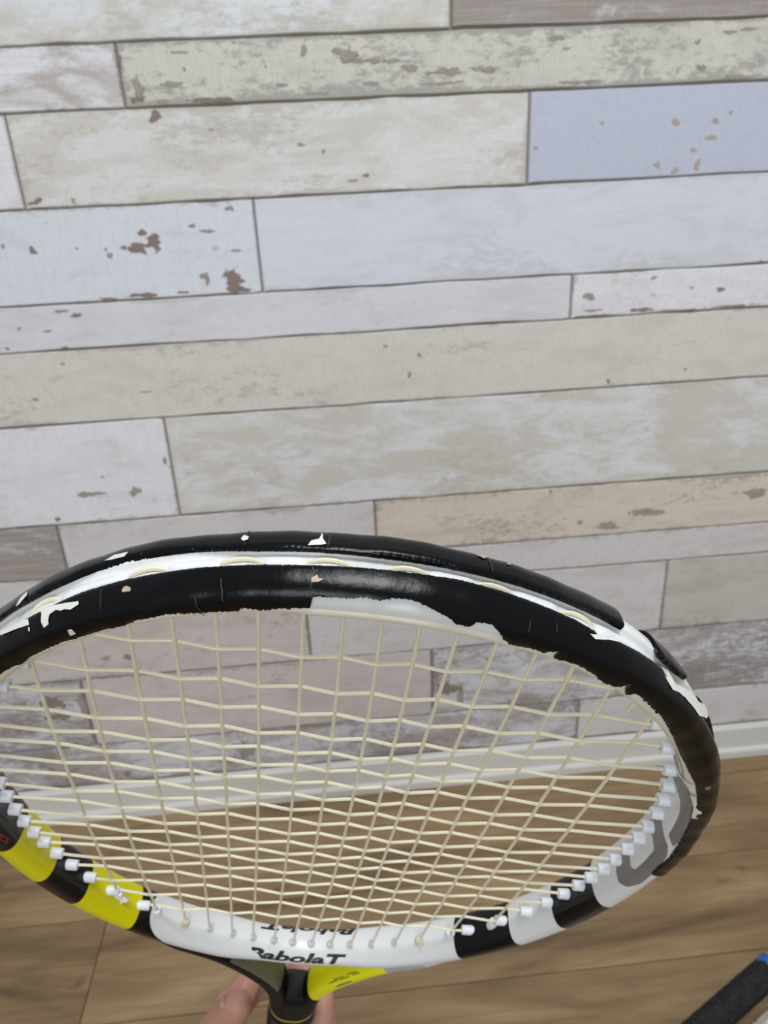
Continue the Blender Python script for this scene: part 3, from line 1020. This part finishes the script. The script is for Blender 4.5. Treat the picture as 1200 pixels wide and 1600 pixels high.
# knots with cut tails
def knot(c, tail):
    c = np.array(c, float)
    tt = np.linspace(0, 2 * math.pi * 1.9, 30)
    pts = np.stack([c[0] + 1.5 * np.sin(tt), c[1] + 1.0 * np.cos(tt) + 0.12 * tt, c[2] + 1.0 * np.sin(2 * tt)], 1)
    o = tube('string_knot', pts, 0.75, M_STRING, racket)
    q = np.linspace(0, 1, 5)[:, None]
    tube('string_tail', c + q * np.array(tail), 0.64, M_STRING, o)


knot((M_END[2], MAIN_SPAN[2][1] + 2, 1.0), (-6, -1, 6))
knot((M_END[13], MAIN_SPAN[13][1] + 2, 1.0), (1.5, -1, 5))
pk, nk = hoop_path(np.array(-133 * D2R))
knot((pk[0] - nk[0] * 1.4, pk[1] - nk[1] * 1.4, 1.5), (-8, -2, 6.5))
tube('string_tail', [(83.5, 122, 3), (82.5, 118, 4), (81.5, 114.5, 4), (81.9, 111.5, 3.6)], 0.64, M_STRING, racket)


# throat arms ---------------------------------------------------------------
def catmull(P, n=10):
    P = np.asarray(P, float)
    P = np.vstack([2 * P[0] - P[1], P, 2 * P[-1] - P[-2]])
    out = []
    for i in range(1, len(P) - 2):
        for k in range(n):
            t = k / n
            a, b, c, d = P[i - 1:i + 3]
            out.append(.5 * ((2 * b) + (c - a) * t + (2 * a - 5 * b + 4 * c - d) * t * t + (3 * b - a - 3 * c + d) * t ** 3))
    out.append(P[-2])
    return np.array(out)


def arm_surface(side):
    C = catmull([(83, -135.5), (66, -155), (42, -179), (20.5, -220), (11.5, -258), (9.5, -296)], 12)
    C[:, 0] *= side
    T = np.gradient(C, axis=0); T /= np.linalg.norm(T, axis=1, keepdims=True)
    N = np.stack([-T[:, 1], T[:, 0]], 1) * side       # points outward / down
    N = np.where((N[:, :1] * side) < 0, -N, N)
    return C, N


def arm_pt(C, N, i, ph, off=0.0):
    g = min(1.0, 0.72 + i / 40.0)
    rr, zz = 6.0 * g + off, 10.4 * min(1.0, 0.8 + i / 60.0) + off
    c, s = np.cos(ph), np.sin(ph)
    r = rr * np.sign(c) * np.abs(c) ** (2 / 2.6)
    z = zz * np.sign(s) * np.abs(s) ** (2 / 2.6)
    x = np.array([np.interp(i, np.arange(len(C)), C[:, k]) for k in (0, 1)])
    nn = np.array([np.interp(i, np.arange(len(N)), N[:, k]) for k in (0, 1)])
    return np.array([x[0] + nn[0] * r, x[1] + nn[1] * r, z])


for side in (-1, 1):
    C, N = arm_surface(side)
    phs = np.arange(0, 360, 10) * D2R
    P = np.array([[arm_pt(C, N, i, p) for p in phs] for i in range(len(C))])
    arm = grid_mesh('throat_arm', rk(P), M_BLACK, racket, False, True, True)
    if side > 0:
        arm.data.materials.append(M_WHITEP)
        for f_ in arm.data.polygons:
            if max(v // len(phs) for v in f_.vertices) <= 24: f_.material_index = 1
    tag(arm, 'black left arm of the throat' if side < 0 else 'right arm of the throat with a yellow inner face')
    # inner face panel
    mat = M_SILVER if side < 0 else M_YELLOW
    i0, i1 = (24, 42) if side < 0 else (21, 45)
    a0, a1 = (118, 215) if side < 0 else (72, 222)
    G = np.array([[arm_pt(C, N, i, p * D2R, 0.15) for p in np.linspace(a0, a1, 19)] for i in np.linspace(i0, i1, 26)])
    pan = grid_mesh('inner_panel', rk(G), mat, arm, False, False, True)
    if side > 0:
        G = np.array([[arm_pt(C, N, i, p * D2R, 0.12) for p in np.linspace(75, 200, 17)] for i in np.linspace(12, 21, 12)])
        grid_mesh('grey_panel', rk(G), M_GREYV, arm, False, False, True)
        for (ia, ib, pa, pb, mt) in ((26.5, 28.3, 128, 133, M_OLIVE), (29, 31.5, 126, 131, M_OLIVE), (27, 29.5, 137, 141, M_OLIVE), (30.2, 33, 135, 139, M_OLIVE),
                                     (32, 34.5, 128, 133, M_OLIVE), (29.5, 33.5, 94, 104, M_TEAL)):
            G = np.array([[arm_pt(C, N, i, p * D2R, 0.25) for p in np.linspace(pa, pb, 5)] for i in np.linspace(ia, ib, 6)])
            grid_mesh('decal_mark', rk(G), mt, pan, False, False, True)

# shaft, ring, collar, grip -------------------------------------------------
def sweep_y(name, stations, mat, parent, n=2.6, sides=32, oct_=False):
    rows = []
    ang = np.arange(sides) / sides * 2 * math.pi
    for y, hx, hz in stations:
        if oct_:
            k = 1 / np.maximum(np.maximum(np.abs(np.cos(ang)), np.abs(np.sin(ang))), (np.abs(np.cos(ang)) + np.abs(np.sin(ang))) / 1.32)
            x, z = hx * np.cos(ang) * k, hz * np.sin(ang) * k
        else:
            x = hx * np.sign(np.cos(ang)) * np.abs(np.cos(ang)) ** (2 / n)
            z = hz * np.sign(np.sin(ang)) * np.abs(np.sin(ang)) ** (2 / n)
        rows.append(np.stack([x, np.full_like(x, y), z], 1))
    return grid_mesh(name, rk(np.array(rows)), mat, parent, False, True, True, 40)


sweep_y('shaft', [(-264, 11, 8.5), (-267, 15, 10), (-274, 16.6, 10.8), (-290, 16.2, 11.2), (-318, 15, 11.5), (-345, 14.5, 12)], M_BLACK, racket)
# yellow ring dips towards the middle of the front face
ang = np.arange(40) / 40 * 2 * math.pi
rowsr = []
for dy, k in ((1.2, 1.0), (.9, 1.03), (-.9, 1.03), (-1.2, 1.0)):
    x = 15.4 * k * np.sign(np.cos(ang)) * np.abs(np.cos(ang)) ** (2 / 2.6)
    z = 11.5 * k * np.sign(np.sin(ang)) * np.abs(np.sin(ang)) ** (2 / 2.6)
    rowsr.append(np.stack([x, -303 + dy - 9 * np.sin(ang) ** 2, z], 1))
grid_mesh('yellow_ring', rk(np.array(rowsr)), M_GOLD, racket, False, True, True)
sweep_y('collar', [(-326, 15.2, 12.2), (-327, 16.4, 13.4), (-345, 16.8, 14.2), (-346, 15, 12.6)], M_NAVY, racket)
M_GRIP = plain('black_overgrip', (26, 26, 30), 0.75, 0.3, 160, 0.6)
gs = []
for q in np.arange(-345, -512, -3.0):
    rdg = 0.5 * math.sin(q * 0.26)
    gs.append((q, 16.2 + rdg, 14.2 + rdg))
sweep_y('grip', gs, M_GRIP, racket, oct_=True)
sweep_y('butt_cap', [(-509, 16.5, 14.5), (-514, 18.5, 16.5), (-522, 19.5, 17.5), (-525, 18.5, 16.5)], M_BLACK, racket, oct_=True)

# ================================================================== hand holding the racket
def skin():
    k = NT('skin')
    tc = k.n('ShaderNodeTexCoord').outputs['Object']
    nz = k.noise(tc, 55, 4, 0.6)
    fine = k.noise(tc, 420, 3, 0.6)
    c = k.mix(nz, lin((172, 118, 100)), lin((208, 158, 138)))
    k.base(c)
    k.rough(0.5)
    k.b.inputs['Subsurface Weight'].default_value = 0.2
    k.b.inputs['Subsurface Radius'].default_value = (0.006, 0.003, 0.002)
    k.bump(fine, 0.15, 0.0004)
    return k.m


M_SKIN = skin()
M_NAIL = plain('fingernail_pink', (218, 172, 164), 0.3, 0.04)

# joints in racket millimetres with radii; the left hand closes round the handle from the left
CH = {
    'arm': [((-210, -455, 330), 42), ((-150, -450, 210), 36), ((-98, -440, 112), 28), ((-84, -430, 82), 25)],
    'palm1': [((-84, -430, 82), 24), ((-66, -405, 48), 21), ((-50, -372, 22), 16), ((-42, -346, 2), 12)],
    'palm2': [((-84, -432, 80), 24), ((-68, -415, 40), 19), ((-52, -395, 12), 14.5), ((-45, -362, -4), 12)],
    'palm3': [((-84, -436, 80), 23), ((-70, -428, 40), 18), ((-54, -416, 10), 14), ((-46, -386, -6), 11.5)],
    'palm4': [((-84, -440, 80), 22), ((-70, -440, 42), 17), ((-54, -434, 12), 13), ((-46, -408, -4), 10.5)],
    'index': [((-42, -346, 2), 11.5), ((-31, -342, -21), 10.2), ((-4, -336, -32), 9.2), ((20, -336, -18), 8.8), ((23, -336, 2), 8.6), ((20, -335, 10), 7.8)],
    'middle': [((-45, -368, -4), 11.5), ((-30, -363, -26), 10), ((-2, -358, -33), 9.3), ((22, -357, -19), 8.8), ((25, -356, 2), 8.0)],
    'ring': [((-46, -388, -6), 11), ((-30, -384, -26), 9.6), ((-2, -379, -32), 8.9), ((22, -378, -18), 8.3), ((25, -377, 4), 7.6)],
    'little': [((-46, -408, -4), 10), ((-29, -404, -24), 8.4), ((-2, -399, -29), 7.8), ((20, -398, -16), 7.3), ((23, -397, 2), 6.6)],
    'thumb': [((-72, -412, 62), 20), ((-64, -372, 44), 16), ((-55, -340, 24), 15.5), ((-44, -316, 12), 12.8), ((-37, -299, 6), 10.4)],
    'web': [((-62, -372, 40), 15), ((-52, -350, 20), 12), ((-43, -346, 4), 10)],
}


def capsules(chains, step=0.35):
    """union of tapered limbs as one cloud of spheres, merged by a voxel remesh into one skin"""
    bm = bmesh.new()
    for ch in chains.values():
        for (a, ra), (b, rb) in zip(ch[:-1], ch[1:]):
            a, b = np.array(a, float), np.array(b, float)
            L = np.linalg.norm(b - a)
            n = max(2, int(L / (min(ra, rb) * step)))
            for i in range(n + 1):
                w = i / n
                q = rk(a + (b - a) * w)
                m = Matrix.Translation(Vector(q))
                bmesh.ops.create_icosphere(bm, subdivisions=2, radius=(ra + (rb - ra) * w) * 0.001, matrix=m)
    me = bpy.data.meshes.new('person')
    bm.to_mesh(me)
    bm.free()
    return me


me = capsules(CH)
person = bpy.data.objects.new('person', me)
COL.objects.link(person)
rem = person.modifiers.new('remesh', 'REMESH')
rem.mode = 'VOXEL'
rem.voxel_size = 0.0013
sm = person.modifiers.new('smooth', 'SMOOTH')
sm.iterations = 7
sm.factor = 0.5
dg = bpy.context.evaluated_depsgraph_get()
dg.update()
me2 = bpy.data.meshes.new_from_object(person.evaluated_get(dg))
person.modifiers.clear()
person.data = me2
me2.name = 'person'
me2.materials.clear()
me2.materials.append(M_SKIN)
me2.polygons.foreach_set('use_smooth', [True] * len(me2.polygons))
person.matrix_world = racket_matrix()
tag(person, 'bare hand and forearm of a person gripping the racket below its throat', 'person')


def nail(c, axis, normal, w, l):
    c, axis, normal = (np.array(v, float) for v in (c, axis, normal))
    axis /= np.linalg.norm(axis); normal -= axis * (normal @ axis); normal /= np.linalg.norm(normal)
    sd = np.cross(axis, normal)
    G = []
    for u in np.linspace(-1, 1, 9):
        row = []
        for v in np.linspace(-1, 1, 9):
            e = math.sqrt(max(0, 1 - .35 * u * u))
            row.append(c + axis * (u * l / 2) + sd * (v * e * w / 2) + normal * (0.6 - 1.9 * v * v * e * e - .5 * u * u))
        G.append(row)
    grid_mesh('fingernail', rk(np.array(G)), M_NAIL, person, False, False, True)


nail((-47.5, -299, 8.0), (7, 19, -7), (-1, .1, .25), 10, 12)
nail((28.6, -335, 8), (-3, 1, 8), (1, .35, .35), 8.5, 10)
nail((32.2, -356, 0), (1, 2, 10), (1, .3, .1), 8.5, 10)
nail((31.5, -377, 2), (1, 2, 10), (1, .3, .1), 8, 10)
nail((28.8, -397, 0), (1, 1, 10), (1, .3, .1), 7, 9)


# ================================================================== other rackets lying on the floor
def fuzzy(name, rgb, rgb2):
    k = NT(name)
    tc = k.n('ShaderNodeTexCoord').outputs['Object']
    a = k.noise(tc, 160, 5, 0.7, 0.4)
    b = k.noise(tc, 60, 4, 0.6)
    c = k.mix(k.step(a, 0.45, 0.75), lin(rgb), lin(rgb2))
    k.base(c)
    k.rough(0.85)
    k.bump(k.math('ADD', a, b), 0.9, 0.002)
    return k.m


def floor_racket(label, origin, heading, grip_mat, collar_mat, frame_mat, band_mat, wave):
    """racket flat on the floor; local x runs from butt to tip"""
    m = Matrix.Translation(Vector((origin[0], origin[1], 0))) @ Matrix.Rotation(heading, 4, 'Z')
    root = empty('tennis_racket', m)
    tag(root, label, 'racket')
    zc = 0.0137

    def sweep(name, st, mat, sides=24, oct_=False, wv=0.0):
        ang = np.arange(sides) / sides * 2 * math.pi
        rows = []
        for i, (x, hy, hz) in enumerate(st):
            k = np.ones(sides)
            if oct_:
                k = 1 / np.maximum(np.maximum(np.abs(np.cos(ang)), np.abs(np.sin(ang))), (np.abs(np.cos(ang)) + np.abs(np.sin(ang))) / 1.32)
            ph = (x / 0.021 + ang / (2 * math.pi)) % 1.0
            rr = k * (1 - wv * np.exp(-((ph - .5) / .09) ** 2))
            rows.append(np.stack([np.full(sides, x), hy * np.cos(ang) * rr, zc + hz * np.sin(ang) * rr], 1))
        return grid_mesh(name, np.array(rows), mat, root, False, True, True, 45)
    xs = np.arange(0.012, 0.2021, 0.002)
    sweep('grip', [(x, .0131, .0131) for x in xs], grip_mat, 40, True, wave)
    sweep('butt_cap', [(0, .0125, .0122), (.002, .0140, .0135), (.008, .0140, .0135), (.013, .0130, .0130)], collar_mat, 24, True)
    sweep('collar', [(.200, .0125, .0122), (.2015, .0139, .0136), (.212, .0136, .0134), (.2135, .0120, .0120)], collar_mat)
    sweep('finishing_tape', [(.2125, .0112, .0112), (.2135, .0120, .0120), (.218, .0118, .0118), (.219, .0110, .0110)], band_mat)
    sweep('shaft', [(.2, .0108, .0106), (.24, .0112, .0108), (.275, .0140, .0108), (.285, .012, .0100)], frame_mat)

    def loft(name, C, mat, r=.006, z=.011, closed=False):
        C = np.asarray(C, float)
        if closed:
            T = np.roll(C, -1, 0) - np.roll(C, 1, 0)
        else:
            T = np.gradient(C, axis=0)
        T /= np.linalg.norm(T, axis=1, keepdims=True)
        N = np.stack([-T[:, 1], T[:, 0]], 1)
        ang = np.arange(14) / 14 * 2 * math.pi
        P = np.array([[(c[0] + n_[0] * r * math.cos(a), c[1] + n_[1] * r * math.cos(a), zc + z * math.sin(a)) for a in ang] for c, n_ in zip(C, N)])
        return grid_mesh(name, P, mat, root, closed, True, True)
    for s in (-1, 1):
        A = catmull([(.272, s * .0075), (.31, s * .012), (.345, s * .036), (.385, s * .078), (.42, s * .104)], 8)
        loft('throat_arm', A, frame_mat)
    tt = np.linspace(0, 2 * math.pi, 97)[:-1]
    E = np.stack([.512 - np.where(np.cos(tt) > 0, .172, .152) * np.cos(tt), .131 * np.sin(tt)], 1)
    loft('head_frame', E, frame_mat, closed=True)
    for i in range(16):
        y = (i - 7.5) * .0128
        c = math.sqrt(1 - (y / .126) ** 2)
        st = np.array([(x, y, zc) for x in np.linspace(.512 - .166 * c, .512 + .146 * c, 6)])
        P = tube_local(st, .0007)
        grid_mesh('main_string', P, M_STRING, root, False, True, True)
    for j in range(19):
        x = .512 + (j - 9.3) * .0148
        h = .166 if x < .512 else .146
        c = math.sqrt(max(0.02, 1 - ((x - .512) / h) ** 2))
        st = np.array([(x, yy, zc + .0008) for yy in np.linspace(-.125 * c, .125 * c, 6)])
        grid_mesh('cross_string', tube_local(st, .0007), M_STRING, root, False, True, True)
    return root


def tube_local(pts, r, sides=5):
    T = np.gradient(pts, axis=0)
    T /= np.linalg.norm(T, axis=1, keepdims=True)
    S = np.cross(T, (0, 0, 1.0))
    U = np.cross(S, T)
    ang = np.arange(sides) / sides * 2 * math.pi
    return pts[:, None, :] + r * (np.cos(ang)[None, :, None] * S[:, None, :] + np.sin(ang)[None, :, None] * U[:, None, :])


M_FUZZ = fuzzy('worn_black_grip', (11, 11, 14), (50, 50, 54))
M_CREAMG = fuzzy('worn_cream_grip', (206, 204, 184), (178, 174, 152))
M_BLUE = plain('blue_collar', (20, 110, 190), 0.4, 0.08)
M_PALE = plain('pale_tape', (200, 190, 196), 0.5, 0.1)
M_DARK = plain('dark_frame', (32, 34, 40), 0.3, 0.1)
M_IVORY = plain('ivory_frame', (220, 216, 200), 0.35, 0.05)
HEAD_ = 0.4788
ux, uy = math.cos(HEAD_), math.sin(HEAD_)


def on_floor(along, across):
    """point on the floor measured along and across the line of the black grip"""
    return (0.28464 + ux * along + uy * across, 0.43374 + uy * along - ux * across)


floor_racket('racket with a worn black grip and blue collar lying on the floor, lower right', on_floor(-0.082, 0.0128), HEAD_, M_FUZZ, M_BLUE, M_DARK, M_PALE, 0.02)
floor_racket('racket with a cream grip at the bottom right corner, beside the black grip', on_floor(0.15, 0.0500), HEAD_ + math.pi, M_CREAMG, M_IVORY, M_IVORY, M_PALE, 0.06)
